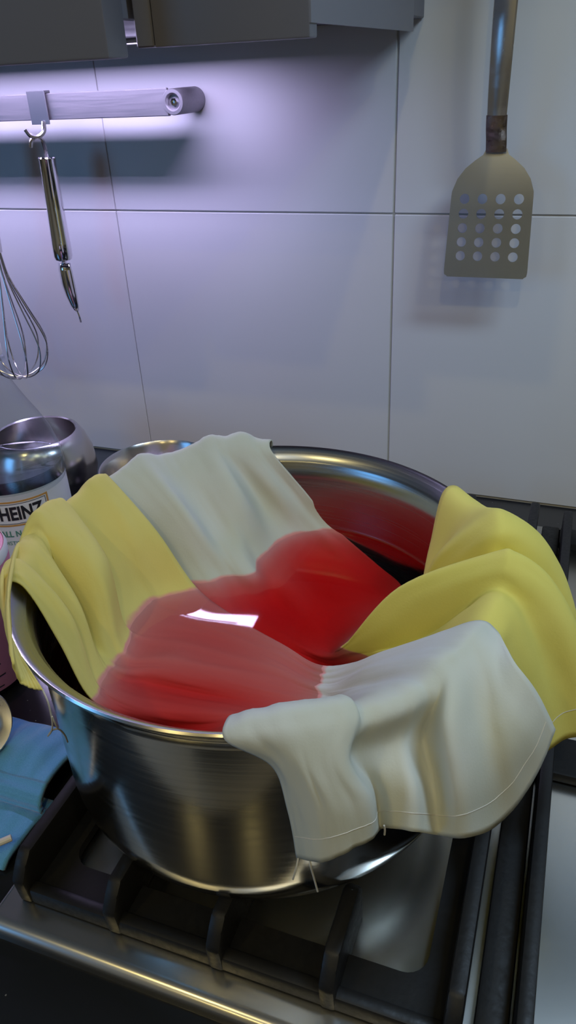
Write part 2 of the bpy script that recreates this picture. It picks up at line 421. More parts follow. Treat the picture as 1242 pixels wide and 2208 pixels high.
gr = thing('right_grate', 'black cast iron grate to the right of the pot, beside the bare steel', 'grate', (0.30, -0.31, 0.01))
bm = bmesh.new(); box(bm, 0.1705, 0.1865, -0.560, -0.074, 0.0105, 0.0185, 0.002, 2); ch(obj('side_plate', bm, IRON, gr), gr)
finger(gr, 0.1918, -0.565, -0.070, 0.0400, 0.0080)
bm = bmesh.new(); box(bm, 0.1865, 0.47, -0.378, -0.345, 0.0105, 0.0185, 0.002, 2); ch(obj('cross_plate', bm, IRON, gr), gr)
bm = bmesh.new(); box(bm, 0.1865, 0.47, -0.102, -0.074, 0.0105, 0.0185, 0.002, 2); ch(obj('cross_plate', bm, IRON, gr), gr)
finger(gr, 0.46, -0.565, -0.070, 0.0445)
for x in (0.28, 0.37): finger(gr, x, -0.392, -0.24, 0.0445); 

# ------------------------------------------------------------------ the pot
PC = (0.0257, -0.4265)
pot = thing('stock_pot', 'large brushed stainless steel pot full of red dye on the left grate', 'pot', (PC[0], PC[1], 0.0445))
zb = 0.0446
outer = [(0, 0.0028), (0.098, 0.0028), (0.106, 0.0035), (0.1125, 0.0075), (0.1170, 0.0135), (0.1192, 0.0210), (0.1200, 0.030), (0.1203, 0.1215), (0.1210, 0.1270), (0.1240, 0.1325), (0.1285, 0.1382), (0.1305, 0.1400), (0.1312, 0.1415), (0.1304, 0.1424)]
inner = [(0.1290, 0.1420), (0.1270, 0.1402), (0.1222, 0.1352), (0.1217, 0.1340), (0.1197, 0.1300), (0.1191, 0.1230), (0.1188, 0.030), (0.1160, 0.016), (0.108, 0.0085), (0.098, 0.0060), (0, 0.0060)]
bm = bmesh.new(); lathe(bm, outer+inner, 160)
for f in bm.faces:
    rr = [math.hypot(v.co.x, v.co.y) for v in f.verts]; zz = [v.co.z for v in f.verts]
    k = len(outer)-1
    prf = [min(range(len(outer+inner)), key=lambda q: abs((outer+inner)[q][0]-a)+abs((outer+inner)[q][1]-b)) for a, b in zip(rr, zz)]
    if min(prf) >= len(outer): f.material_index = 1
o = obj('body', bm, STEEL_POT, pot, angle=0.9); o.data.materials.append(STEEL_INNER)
bm = bmesh.new(); lathe(bm, [(0, 0.0), (0.094, 0.0), (0.0965, 0.0008), (0.0965, 0.0027), (0, 0.0027)], 120)
obj('base_disc', bm, STEEL_SATIN, pot)
ZW = 0.131
bm = bmesh.new(); lathe(bm, [(0, 0.0525), (0.106, 0.0540), (0.1148, 0.062), (0.1190, 0.0755), (0.1193, ZW-0.0012), (0.1195, ZW), (0.118, ZW-0.0005), (0.114, ZW-0.0006), (0, ZW-0.0006)], 120, (PC[0], PC[1], 0))
tag(obj('dye_bath', bm, DYE, None), 'translucent red dye liquid filling the steel pot', 'liquid')

# ------------------------------------------------------------------ the two dyed cloths
NET_A = [[(-0.0190,-0.5549,0.1903),(-0.0566,-0.5283,0.1881),(-0.0894,-0.4957,0.1860),(-0.0791,-0.4895,0.1858),(-0.0592,-0.4964,0.1592),(-0.0403,-0.5041,0.1310),(-0.0192,-0.4961,0.1120),(0.0063,-0.4927,0.1080),(0.0399,-0.5004,0.1310),(0.0504,-0.5208,0.1609),(0.0615,-0.5435,0.1877),(0.0650,-0.5549,0.1880),(0.0807,-0.5487,0.1726),(0.0869,-0.5491,0.1489),(0.0902,-0.5508,0.1215)],
 [(-0.0230,-0.5548,0.1900),(-0.0604,-0.5250,0.1890),(-0.0929,-0.4896,0.1880),(-0.0823,-0.4839,0.1875),(-0.0590,-0.4898,0.1633),(-0.0405,-0.4992,0.1310),(-0.0182,-0.4964,0.1169),(0.0096,-0.4912,0.1129),(0.0440,-0.4953,0.1310),(0.0570,-0.5186,0.1604),(0.0695,-0.5407,0.1913),(0.0738,-0.5519,0.1920),(0.0860,-0.5506,0.1779),(0.0927,-0.5517,0.1544),(0.0964,-0.5543,0.1275)],
 [(-0.0267,-0.5547,0.1902),(-0.0647,-0.5201,0.1896),(-0.0975,-0.4801,0.1890),(-0.0865,-0.4753,0.1884),(-0.0600,-0.4824,0.1661),(-0.0416,-0.4948,0.1310),(-0.0179,-0.4949,0.1205),(0.0130,-0.4890,0.1174),(0.0489,-0.4889,0.1310),(0.0646,-0.5137,0.1605),(0.0793,-0.5364,0.1931),(0.0846,-0.5472,0.1940),(0.0925,-0.5507,0.1815),(0.1002,-0.5532,0.1593),(0.1041,-0.5555,0.1321)],
 [(-0.0299,-0.5546,0.1912),(-0.0669,-0.5190,0.1885),(-0.0984,-0.4779,0.1858),(-0.0873,-0.4733,0.1857),(-0.0673,-0.4841,0.1559),(-0.0442,-0.4930,0.1310),(-0.0187,-0.4899,0.1217),(0.0166,-0.4853,0.1211),(0.0573,-0.4846,0.1310),(0.0736,-0.5090,0.1605),(0.0887,-0.5313,0.1931),(0.0949,-0.5416,0.1940),(0.0979,-0.5488,0.1813),(0.1064,-0.5517,0.1607),(0.1106,-0.5538,0.1365)],
 [(-0.0294,-0.5562,0.1991),(-0.0691,-0.5124,0.1936),(-0.1034,-0.4635,0.1880),(-0.0919,-0.4602,0.1875),(-0.0651,-0.4710,0.1641),(-0.0449,-0.4850,0.1310),(-0.0203,-0.4820,0.1202),(0.0196,-0.4785,0.1202),(0.0667,-0.4833,0.1310),(0.0821,-0.5052,0.1608),(0.0967,-0.5261,0.1922),(0.1037,-0.5358,0.1930),(0.1044,-0.5459,0.1804),(0.1135,-0.5481,0.1610),(0.1166,-0.5496,0.1389)],
 [(-0.0342,-0.5516,0.2029),(-0.0726,-0.5065,0.1954),(-0.1052,-0.4567,0.1880),(-0.0935,-0.4540,0.1875),(-0.0671,-0.4667,0.1625),(-0.0451,-0.4812,0.1310),(-0.0217,-0.4737,0.1185),(0.0227,-0.4712,0.1183),(0.0729,-0.4814,0.1310),(0.0886,-0.5024,0.1591),(0.1027,-0.5215,0.1904),(0.1102,-0.5309,0.1910),(0.1107,-0.5421,0.1784),(0.1198,-0.5420,0.1597),(0.1215,-0.5432,0.1385)],
 [(-0.0863,-0.4999,0.1610),(-0.1001,-0.4763,0.1734),(-0.1066,-0.4498,0.1858),(-0.0947,-0.4477,0.1857),(-0.0767,-0.4651,0.1487),(-0.0452,-0.4773,0.1310),(-0.0203,-0.4702,0.1222),(0.0266,-0.4681,0.1208),(0.0754,-0.4756,0.1310),(0.0919,-0.4993,0.1552),(0.1051,-0.5195,0.1857),(0.1129,-0.5286,0.1858),(0.1087,-0.5317,0.1705),(0.1178,-0.5293,0.1496),(0.1213,-0.5328,0.1298)],
 [(-0.1144,-0.4689,0.1400),(-0.1151,-0.4568,0.1675),(-0.1076,-0.4429,0.1950),(-0.0957,-0.4414,0.1935),(-0.0669,-0.4555,0.1671),(-0.0450,-0.4717,0.1310),(-0.0181,-0.4652,0.1247),(0.0300,-0.4638,0.1229),(0.0748,-0.4707,0.1310),(0.0943,-0.4911,0.1585),(0.1137,-0.5115,0.1859),(0.1223,-0.5198,0.1860),(0.1185,-0.5224,0.1680),(0.1253,-0.5291,0.1527),(0.1281,-0.5348,0.1360)],
 [(-0.1185,-0.4586,0.1400),(-0.1177,-0.4454,0.1675),(-0.1085,-0.4312,0.1950),(-0.0965,-0.4308,0.1935),(-0.0632,-0.4463,0.1719),(-0.0440,-0.4649,0.1310),(-0.0152,-0.4585,0.1260),(0.0328,-0.4580,0.1248),(0.0742,-0.4657,0.1310),(0.0970,-0.4842,0.1593),(0.1207,-0.5035,0.1859),(0.1301,-0.5110,0.1860),(0.1264,-0.5157,0.1676),(0.1339,-0.5290,0.1558),(0.1369,-0.5359,0.1390)],
 [(-0.1206,-0.4463,0.1400),(-0.1187,-0.4325,0.1660),(-0.1083,-0.4183,0.1920),(-0.0964,-0.4190,0.1910),(-0.0668,-0.4342,0.1690),(-0.0491,-0.4503,0.1310),(-0.0139,-0.4471,0.1250),(0.0345,-0.4514,0.1256),(0.0730,-0.4626,0.1310),(0.0996,-0.4804,0.1574),(0.1253,-0.4975,0.1855),(0.1350,-0.5045,0.1855),(0.1337,-0.5050,0.1618),(0.1409,-0.5179,0.1455),(0.1444,-0.5262,0.1273)],
 [(-0.1216,-0.4333,0.1400),(-0.1191,-0.4246,0.1630),(-0.1082,-0.4160,0.1860),(-0.0962,-0.4169,0.1858),(-0.0779,-0.4313,0.1544),(-0.0536,-0.4455,0.1310),(-0.0122,-0.4358,0.1243),(0.0361,-0.4450,0.1263),(0.0724,-0.4585,0.1310),(0.1005,-0.4734,0.1623),(0.1305,-0.4895,0.1904),(0.1408,-0.4957,0.1910),(0.1439,-0.5139,0.1807),(0.1506,-0.5233,0.1582),(0.1557,-0.5248,0.1287)],
 [(-0.1203,-0.4191,0.1400),(-0.1174,-0.4095,0.1640),(-0.1061,-0.4009,0.1880),(-0.0944,-0.4032,0.1875),(-0.0739,-0.4129,0.1601),(-0.0546,-0.4225,0.1310),(-0.0084,-0.4278,0.1254),(0.0376,-0.4400,0.1267),(0.0718,-0.4540,0.1310),(0.1032,-0.4668,0.1615),(0.1356,-0.4801,0.1904),(0.1464,-0.4854,0.1910),(0.1540,-0.4982,0.1764),(0.1617,-0.5069,0.1549),(0.1688,-0.5066,0.1191)],
 [(-0.1168,-0.4025,0.1400),(-0.1140,-0.3945,0.1660),(-0.1031,-0.3884,0.1920),(-0.0916,-0.3918,0.1910),(-0.0673,-0.4028,0.1650),(-0.0488,-0.4124,0.1310),(-0.0024,-0.4213,0.1263),(0.0391,-0.4355,0.1272),(0.0711,-0.4494,0.1310),(0.1051,-0.4591,0.1624),(0.1403,-0.4693,0.1922),(0.1515,-0.4735,0.1930),(0.1611,-0.4910,0.1822),(0.1705,-0.4991,0.1662),(0.1798,-0.4934,0.1346)],
 [(-0.1120,-0.3844,0.1400),(-0.1098,-0.3800,0.1650),(-0.0997,-0.3784,0.1900),(-0.0885,-0.3827,0.1893),(-0.0570,-0.3916,0.1633),(-0.0300,-0.3987,0.1310),(0.0049,-0.4155,0.1270),(0.0405,-0.4313,0.1278),(0.0704,-0.4439,0.1310),(0.1090,-0.4510,0.1574),(0.1441,-0.4571,0.1886),(0.1557,-0.4601,0.1890),(0.1654,-0.4810,0.1915),(0.1770,-0.4844,0.1781),(0.1861,-0.4827,0.1595)]]
NET_B = [[(-0.1108,-0.3874,0.1000),(-0.1070,-0.3885,0.1500),(-0.1034,-0.3895,0.1855),(-0.0919,-0.3928,0.1854),(-0.0685,-0.3973,0.1473),(-0.0360,-0.4047,0.1220),(0.0207,-0.4215,0.1120),(0.0748,-0.4293,0.1080),(0.0942,-0.4423,0.1310),(0.1162,-0.4640,0.1548),(0.1337,-0.4839,0.1850),(0.1443,-0.4896,0.1850),(0.1469,-0.4882,0.1680),(0.1506,-0.4874,0.1400),(0.1535,-0.4861,0.1150)],
 [(-0.1056,-0.3725,0.1000),(-0.1019,-0.3740,0.1500),(-0.0985,-0.3754,0.1860),(-0.0874,-0.3800,0.1858),(-0.0615,-0.3870,0.1532),(-0.0313,-0.3960,0.1270),(0.0145,-0.4157,0.1126),(0.0703,-0.4260,0.1105),(0.1015,-0.4325,0.1310),(0.1244,-0.4479,0.1548),(0.1427,-0.4623,0.1850),(0.1541,-0.4658,0.1850),(0.1584,-0.4645,0.1700),(0.1641,-0.4662,0.1380),(0.1670,-0.4670,0.1100)],
 [(-0.0995,-0.3594,0.1000),(-0.0959,-0.3613,0.1500),(-0.0927,-0.3631,0.1890),(-0.0821,-0.3687,0.1882),(-0.0515,-0.3801,0.1628),(-0.0250,-0.3890,0.1310),(0.0105,-0.4071,0.1127),(0.0644,-0.4229,0.1131),(0.0908,-0.4291,0.1310),(0.1213,-0.4355,0.1566),(0.1471,-0.4414,0.1886),(0.1590,-0.4429,0.1890),(0.1686,-0.4440,0.1720),(0.1795,-0.4454,0.1380),(0.1855,-0.4461,0.1050)],
 [(-0.0930,-0.3486,0.1000),(-0.0897,-0.3508,0.1500),(-0.0866,-0.3528,0.1930),(-0.0766,-0.3594,0.1914),(-0.0436,-0.3731,0.1676),(-0.0182,-0.3810,0.1310),(0.0093,-0.3946,0.1121),(0.0565,-0.4204,0.1156),(0.0819,-0.4274,0.1310),(0.1210,-0.4281,0.1502),(0.1480,-0.4286,0.1855),(0.1600,-0.4288,0.1855),(0.1707,-0.4303,0.1720),(0.1857,-0.4293,0.1400),(0.1956,-0.4324,0.1050)],
 [(-0.0856,-0.3384,0.1000),(-0.0825,-0.3409,0.1500),(-0.0796,-0.3431,0.1880),(-0.0702,-0.3506,0.1874),(-0.0403,-0.3634,0.1576),(-0.0087,-0.3779,0.1310),(0.0104,-0.3828,0.1109),(0.0545,-0.4130,0.1138),(0.0754,-0.4270,0.1310),(0.1081,-0.4257,0.1682),(0.1480,-0.4244,0.1958),(0.1600,-0.4242,0.1970),(0.1786,-0.4212,0.1800),(0.1986,-0.4205,0.1450),(0.2097,-0.4233,0.1050)],
 [(-0.0771,-0.3285,0.1000),(-0.0742,-0.3313,0.1500),(-0.0715,-0.3338,0.1870),(-0.0628,-0.3421,0.1866),(-0.0337,-0.3560,0.1564),(-0.0023,-0.3726,0.1310),(0.0131,-0.3721,0.1115),(0.0543,-0.4033,0.1116),(0.0737,-0.4247,0.1310),(0.1040,-0.4207,0.1745),(0.1475,-0.4158,0.2003),(0.1595,-0.4148,0.2020),(0.1799,-0.4103,0.1830),(0.1990,-0.4113,0.1470),(0.2102,-0.4136,0.1050)],
 [(-0.0668,-0.3187,0.1000),(-0.0642,-0.3218,0.1500),(-0.0618,-0.3246,0.1900),(-0.0539,-0.3337,0.1890),(-0.0274,-0.3495,0.1648),(-0.0050,-0.3593,0.1310),(0.0187,-0.3641,0.1165),(0.0556,-0.3897,0.1104),(0.0843,-0.4041,0.1310),(0.1166,-0.4055,0.1591),(0.1465,-0.4074,0.1904),(0.1583,-0.4055,0.1910),(0.1734,-0.4005,0.1760),(0.1936,-0.3999,0.1420),(0.2049,-0.4013,0.1050)],
 [(-0.0574,-0.3114,0.1000),(-0.0551,-0.3146,0.1500),(-0.0529,-0.3176,0.1950),(-0.0459,-0.3273,0.1930),(-0.0217,-0.3403,0.1692),(-0.0027,-0.3439,0.1310),(0.0215,-0.3488,0.1144),(0.0594,-0.3784,0.1118),(0.0943,-0.3886,0.1310),(0.1256,-0.3905,0.1494),(0.1444,-0.3969,0.1855),(0.1560,-0.3940,0.1855),(0.1689,-0.3934,0.1710),(0.1845,-0.3898,0.1380),(0.1969,-0.3901,0.1050)],
 [(-0.0480,-0.3051,0.1000),(-0.0459,-0.3086,0.1500),(-0.0440,-0.3117,0.1920),(-0.0378,-0.3220,0.1906),(-0.0183,-0.3234,0.1584),(0.0026,-0.3281,0.1310),(0.0245,-0.3312,0.1104),(0.0641,-0.3669,0.1136),(0.1002,-0.3799,0.1310),(0.1204,-0.3880,0.1663),(0.1438,-0.3948,0.1967),(0.1554,-0.3917,0.1980),(0.1728,-0.3843,0.1810),(0.1901,-0.3794,0.1470),(0.2023,-0.3825,0.1050)],
 [(-0.0370,-0.2991,0.1000),(-0.0352,-0.3027,0.1500),(-0.0336,-0.3060,0.1940),(-0.0283,-0.3167,0.1922),(-0.0071,-0.3201,0.1656),(0.0124,-0.3178,0.1310),(0.0342,-0.3209,0.1129),(0.0691,-0.3489,0.1111),(0.1016,-0.3771,0.1310),(0.1164,-0.3820,0.1725),(0.1399,-0.3827,0.2012),(0.1511,-0.3784,0.2030),(0.1704,-0.3710,0.1850),(0.1873,-0.3677,0.1500),(0.1988,-0.3703,0.1070)],
 [(-0.0262,-0.2943,0.1000),(-0.0248,-0.2981,0.1500),(-0.0234,-0.3015,0.1890),(-0.0190,-0.3127,0.1882),(0.0018,-0.3112,0.1588),(0.0228,-0.3108,0.1310),(0.0473,-0.3175,0.1155),(0.0756,-0.3389,0.1125),(0.1031,-0.3738,0.1310),(0.1152,-0.3672,0.1606),(0.1283,-0.3599,0.1886),(0.1383,-0.3534,0.1890),(0.1495,-0.3491,0.1770),(0.1646,-0.3431,0.1500),(0.1761,-0.3431,0.1150)],
 [(-0.0158,-0.2907,0.1000),(-0.0146,-0.2945,0.1500),(-0.0136,-0.2981,0.1870),(-0.0101,-0.3095,0.1866),(0.0118,-0.3081,0.1588),(0.0337,-0.3066,0.1310),(0.0625,-0.3193,0.1180),(0.0831,-0.3356,0.1170),(0.1042,-0.3697,0.1310),(0.1074,-0.3541,0.1589),(0.1107,-0.3385,0.1868),(0.1190,-0.3299,0.1870),(0.1257,-0.3299,0.1720),(0.1332,-0.3262,0.1450),(0.1394,-0.3241,0.1150)]]
def cr(a, b, c, d, t):
    return 0.5*((2*b)+(c-a)*t+(2*a-5*b+4*c-d)*t*t+(3*b-a-3*c+d)*t*t*t)
def spline(pts, n):
    P = [pts[0]*2-pts[1]]+pts+[pts[-1]*2-pts[-2]]
    out = []
    for i in range(1, len(P)-2):
        for k in range(n): out.append(cr(P[i-1], P[i], P[i+1], P[i+2], k/n))
    out.append(pts[-1].copy()); return out
def drape(name, net, nu, nv, m, flip, seed, amp):
    cols = [spline([Vector(q) for q in c], nu) for c in net]
    nr = len(cols[0]); grid = []
    for j in range(nr): grid.append(spline([c[j] for c in cols], nv))
    nc = len(grid[0])
    # small creases along the surface normal
    pos = [[grid[j][i].copy() for i in range(nc)] for j in range(nr)]
    for j in range(nr):
        for i in range(nc):
            du = pos[min(j+1, nr-1)][i]-pos[max(j-1, 0)][i]; dv = pos[j][min(i+1, nc-1)]-pos[j][max(i-1, 0)]
            nrm = du.cross(dv)
            if nrm.length > 1e-9: nrm.normalize()
            s, t = j/nu, i/nv
            v = noise.noise(Vector((s*0.5+seed, t*0.9, seed)))*0.7+noise.noise(Vector((s*1.1+seed, t*2.2, seed+5)))*0.45+noise.noise(Vector((s*2.6, t*4.5+seed, seed+9)))*0.16
            grid[j][i] = pos[j][i]+nrm*amp*v
    me = bpy.data.meshes.new(name)
    vs = [grid[j][i] for j in range(nr) for i in range(nc)]
    fs = [(j*nc+i, j*nc+i+1, (j+1)*nc+i+1, (j+1)*nc+i) for j in range(nr-1) for i in range(nc-1)]
    me.from_pydata([tuple(v) for v in vs], [], fs)
    at = me.attributes.new('along', 'FLOAT', 'POINT')
    vals = []
    for j in range(nr):
        s = j/(nr-1); a = min(max((s-0.45)/0.12, 0), 1); vals += [a]*nc
    at.data.foreach_set('value', vals)
    at = me.attributes.new('soaked', 'FLOAT', 'POINT')
    at.data.foreach_set('value', [1.0 if 3 < j/nu < 10 else 0.0 for j in range(nr) for i in range(nc)])
    o = link(name, me, m, None, smooth=True, angle=3.0)
    md = o.modifiers.new('solid', 'SOLIDIFY'); md.thickness = 0.0011; md.offset = 0.0
    return o, grid
ca, GA = drape('dyed_cloth', NET_A, 9, 7, CLOTH_A, False, 3.1, 0.0012)
tag(ca, 'cotton cloth, yellow end over the left rim and white end hanging down the pot front', 'cloth', 'cotton cloths soaking in the pot')
cb, GB = drape('dyed_cloth', NET_B, 9, 7, CLOTH_B, False, 8.7, 0.0012)
tag(cb, 'cotton cloth, white end over the back rim and yellow end over the right rim', 'cloth', 'cotton cloths soaking in the pot')
def stitch(par, grid, frac, i0, i1, m):
    j = int((len(grid)-1)*frac)
    pts = []
    for i in range(i0, i1):
        du = grid[j+1][i]-grid[j-1][i]; dv = grid[j][i+1]-grid[j][i-1]; n_ = du.cross(dv).normalized()
        if n_.dot(Vector((grid[j][i].x-PC[0], grid[j][i].y-PC[1], 0.03))) < 0: n_ = -n_
        pts.append(grid[j][i]+n_*0.0005)
    bm = bmesh.new(); tube(bm, pts, 0.00028, 5); obj('hem_stitch', bm, m, par)
stitch(ca, GA, 0.972, 1, len(GA[0])-1, THREAD); stitch(cb, GB, 0.972, 1, len(GB[0])-1, THREADY)
def threads(par, lines, r, m):
    for ln in lines:
        bm = bmesh.new(); tube(bm, smooth_path(ln, 6), r, 5); obj('loose_thread', bm, m, par)

# ------------------------------------------------------------------ wall cabinets and light strip
c1 = thing('wall_cabinet', 'dark grey wall cabinet at upper left, nearer and lower than its neighbour', 'cabinet', (-0.6, -0.16, 0.42))
ch(boxo('body', CAB, c1, -1.3, -0.0835, -0.308, -0.001, 0.437, 1.05, 0.001, 1), c1)
ch(boxo('door', CAB, c1, -0.70, -0.0805, -0.330, -0.309, 0.4190, 1.05, 0.0015, 2), c1)
ch(boxo('door', CAB, c1, -1.3, -0.703, -0.330, -0.309, 0.4190, 1.05, 0.0015, 2), c1)
c2 = thing('wall_cabinet', 'dark grey wall cabinet right of the lower one, ending beside bare tiles', 'cabinet', (-0.03, -0.16, 0.42))
ch(boxo('body', CAB, c2, -0.0825, 0.0215, -0.288, -0.001, 0.440, 1.05, 0.001, 1), c2)
ch(boxo('door', CAB, c2, -0.0680, 0.0225, -0.3015, -0.289, 0.4235, 1.05, 0.001, 2), c2)
ch(boxo('filler_strip', CAB_EDGE, c2, -0.0800, -0.0690, -0.3005, -0.289, 0.4238, 1.05, 0.0008, 1), c2)
ch(boxo('edge_strip', CAB_EDGE, c2, 0.0217, 0.0232, -0.3012, -0.05, 0.4300, 1.05), c2)
ls = thing('led_strip', 'slim light strip under the wall cabinet, lighting the tiles', 'light', (-0.46, -0.08, 0.437))
ch(boxo('housing', WHITEP, ls, -0.76, -0.16, -0.09, -0.07, 0.4330, 0.4368, 0.001, 1), ls)

# ------------------------------------------------------------------ utensil rail
rail = thing('utensil_rail', 'flat steel utensil rail screwed to the tiles below the wall cabinet', 'rail', (-0.45, -0.04, 0.388))
ch(boxo('bar', RAILM, rail, -0.775, -0.2000, -0.0455, -0.0410, 0.3770, 0.3995, 0.0006, 1), rail)
for x in (-0.1945, -0.780):
    bm = bmesh.new()
    prof = [(0.0, 0.0), (0.0108, 0.0), (0.0108, 0.045), (0.0102, 0.0462), (0.0075, 0.0462), (0.0060, 0.0440), (0.0060, 0.0425), (0.0, 0.0425)]
    lathe(bm, prof, 40); bmesh.ops.rotate(bm, verts=bm.verts[:], cent=(0, 0, 0), matrix=Matrix.Rotation(PI/2, 3, 'X'))
    bmesh.ops.translate(bm, verts=bm.verts[:], vec=(x, -0.0003, 0.3882))
    so = ch(obj('standoff', bm, RAILM, rail), rail)
    bm = bmesh.new(); lathe(bm, [(0, 0.0), (0.0032, 0.0), (0.0032, 0.0015), (0.0015, 0.0020), (0.0015, 0.0010), (0, 0.0010)], 6)
    bmesh.ops.rotate(bm, verts=bm.verts[:], cent=(0, 0, 0), matrix=Matrix.Rotation(PI/2, 3, 'X'))
    bmesh.ops.translate(bm, verts=bm.verts[:], vec=(x, -0.0428, 0.3882))
    sc = obj('screw', bm, CHROME, so)
# strap hook on the rail
hk = thing('rail_hook', 'folded steel strap hook clipped over the utensil rail', 'hook', (-0.338, -0.045, 0.40))
strap = [(-0.0400, 0.3800), (-0.0400, 0.4003), (-0.0470, 0.4003), (-0.0470, 0.3735), (-0.0483, 0.3735), (-0.0483, 0.4018), (-0.0387, 0.4018), (-0.0387, 0.3800)]
bm = bmesh.new(); prism(bm, strap, 'x', -0.3490, -0.3285, 0.0003, 1); ch(obj('strap', bm, HOOKM, hk), hk)
bm = bmesh.new(); tube(bm, smooth_path([(-0.3350, -0.0478, 0.376), (-0.3355, -0.0500, 0.368), (-0.3390, -0.0560, 0.3635), (-0.3435, -0.0610, 0.3650), (-0.3465, -0.0630, 0.3705)], 6), 0.0022, 8)
ch(obj('hook_prong', bm, STEEL, hk), hk)
# peeler
pl = thing('peeler', 'steel peeler with a round handle hanging from the rail hook', 'peeler', (-0.342, -0.047, 0.37))
bm = bmesh.new(); tube(bm, smooth_path([(-0.3475, -0.0585, 0.3550), (-0.3450, -0.0590, 0.3605), (-0.3405, -0.0560, 0.3635), (-0.3380, -0.0520, 0.3610), (-0.3385, -0.0490, 0.3530), (-0.3400, -0.0470, 0.3440)], 6), 0.0020, 8)
ch(obj('hanging_loop', bm, STEEL, pl), pl)
def axis_lathe(bm, prof, a, b, n=24):
    """lathe whose profile heights 0..1 run from point a to point b"""
    A, B = Vector(a), Vector(b); d = B-A; L_ = d.length; q = Vector((0, 0, 1)).rotation_difference(d.normalized())
    k0 = len(bm.verts); lathe(bm, [(r, h*L_) for r, h in prof], n)
    bm.verts.ensure_lookup_table()
    for v in bm.verts[k0:]: v.co = q @ v.co + A
    return bm
bm = bmesh.new(); axis_lathe(bm, [(0, 0), (0.0078, 0.0), (0.0086, 0.010), (0.0086, 0.02), (0.0082, 0.03), (0.0088, 0.5), (0.0096, 0.80), (0.0098, 0.82), (0.0098, 0.95), (0.0088, 0.985), (0.0065, 1.0), (0, 1.0)], (-0.3400, -0.0470, 0.3450), (-0.3440, -0.0455, 0.2450))
ch(obj('handle', bm, CHROME, pl), pl)
bm = bmesh.new()
tube(bm, [(-0.3440, -0.0455, 0.2455), (-0.3441, -0.0455, 0.2415)], 0.0030, 10)
ch(obj('pivot', bm, CHROME, pl), pl)
bm = bmesh.new()
bl = [(-0.3510, 0.2420), (-0.3375, 0.2420), (-0.3365, 0.2300), (-0.3370, 0.2080), (-0.3385, 0.1930), (-0.3385, 0.1900), (-0.3460, 0.1915), (-0.3500, 0.2080), (-0.3518, 0.2280)]
rows = [(0.2425, -0.3522, -0.3362), (0.2350, -0.3532, -0.3360), (0.2200, -0.3530, -0.3355), (0.2080, -0.3505, -0.3355), (0.1980, -0.3470, -0.3358), (0.1925, -0.3440, -0.3365), (0.1905, -0.3400, -0.3380), (0.1860, -0.3390, -0.3365), (0.1790, -0.3385, -0.3358)]
ring = []
for z, xa, xb in rows:
    r = []
    for k in range(9):
        t = k/8; x = xa+(xb-xa)*t
        r.append(bm.verts.new((x, -0.0455-0.0042*math.sin(PI*t)*(abs(xb-xa)/0.0138), z)))
    ring.append(r)
for a, b in zip(ring, ring[1:]):
    for k in range(8): bm.faces.new((a[k], a[k+1], b[k+1], b[k]))
o = ch(obj('blade', bm, CHROME, pl), pl); md = o.modifiers.new('solid', 'SOLIDIFY'); md.thickness = 0.0010

# whisk
wk = thing('whisk', 'balloon whisk of thin steel wires hanging at the left edge', 'whisk', (-0.428, -0.05, 0.25))
bm = bmesh.new(); axis_lathe(bm, [(0, 0), (0.0070, 0.0), (0.0078, 0.06), (0.0085, 0.5), (0.0075, 0.9), (0.0068, 1.0), (0, 1.0)], (-0.4215, -0.0525, 0.372), (-0.4265, -0.0500, 0.252), 24)
ch(obj('handle', bm, STEEL, wk), wk)
bm = bmesh.new(); tube(bm, smooth_path([(-0.4215, -0.0525, 0.371), (-0.4210, -0.0527, 0.383), (-0.4212, -0.0500, 0.4010), (-0.4210, -0.0440, 0.4050), (-0.4210, -0.0385, 0.4010), (-0.4210, -0.0375, 0.3930)], 6), 0.0018, 8)
ch(obj('hanging_hook', bm, STEEL, wk), wk)
for k in range(6):
    a = PI*k/6+0.12
    ca_, sa_ = math.cos(a), math.sin(a)
    prof = [(0.0045, 0.0), (0.0085, 0.028), (0.021, 0.062), (0.0330, 0.092), (0.0355, 0.110), (0.0290, 0.130), (0.0150, 0.1405), (0.0, 0.1435)]
    pts = [(r, z) for r, z in prof]+[(-r, z) for r, z in prof[-2::-1]]
    A = Vector((-0.4265, -0.0500, 0.252)); ax = (Vector((-0.4325, -0.047, 0.108))-A).normalized()
    e1 = Vector((1, 0, 0)); e1 = (e1-ax*e1.dot(ax)).normalized(); e2 = ax.cross(e1)
    path = [A+ax*z+(e1*ca_+e2*sa_)*r for r, z in pts]
    bm = bmesh.new(); tube(bm, smooth_path(path, 5), 0.00085, 6)
    ch(obj('wire', bm, STEEL, wk), wk)

# ------------------------------------------------------------------ slotted turner on the right
tn = thing('slotted_turner', 'steel turner with a blade of twenty round holes hanging on the right', 'turner', (0.092, -0.032, 0.345))
bm = bmesh.new()
YB = -0.032
def bl_y(z):   # gentle curve of the blade: bends forward at the shoulder
    t = max(0.0, (z-0.300)/0.045); return YB-0.004*(1-t)+0.000+0.010*t*t*0.4-0.012*max(0, (0.300-z)/0.06)*0.35
zs_c = [0.3065, 0.2945, 0.2830, 0.2715, 0.2600]; cell = 0.0117
xs_c = [-0.0225, -0.0075, 0.0075, 0.0225]; cw = 0.0150
W_ = {}
def hw(z):
    # half width against height
    T = [(0.2425, 0.0330), (0.2440, 0.0355), (0.2470, 0.0360), (0.312, 0.0338), (0.322, 0.0300), (0.330, 0.0240), (0.3360, 0.0165), (0.3400, 0.0105), (0.3440, 0.0085)]
    if z <= T[0][0]: return T[0][1]
    for (a, wa), (b, wb_) in zip(T, T[1:]):
        if z <= b: return wa+(wb_-wa)*(z-a)/(b-a)
    return T[-1][1]
cache = {}
def V(x, z):
    k = (round(x, 5), round(z, 5))
    if k not in cache: cache[k] = bm.verts.new((0.0918+x, bl_y(z), z))
    return cache[k]
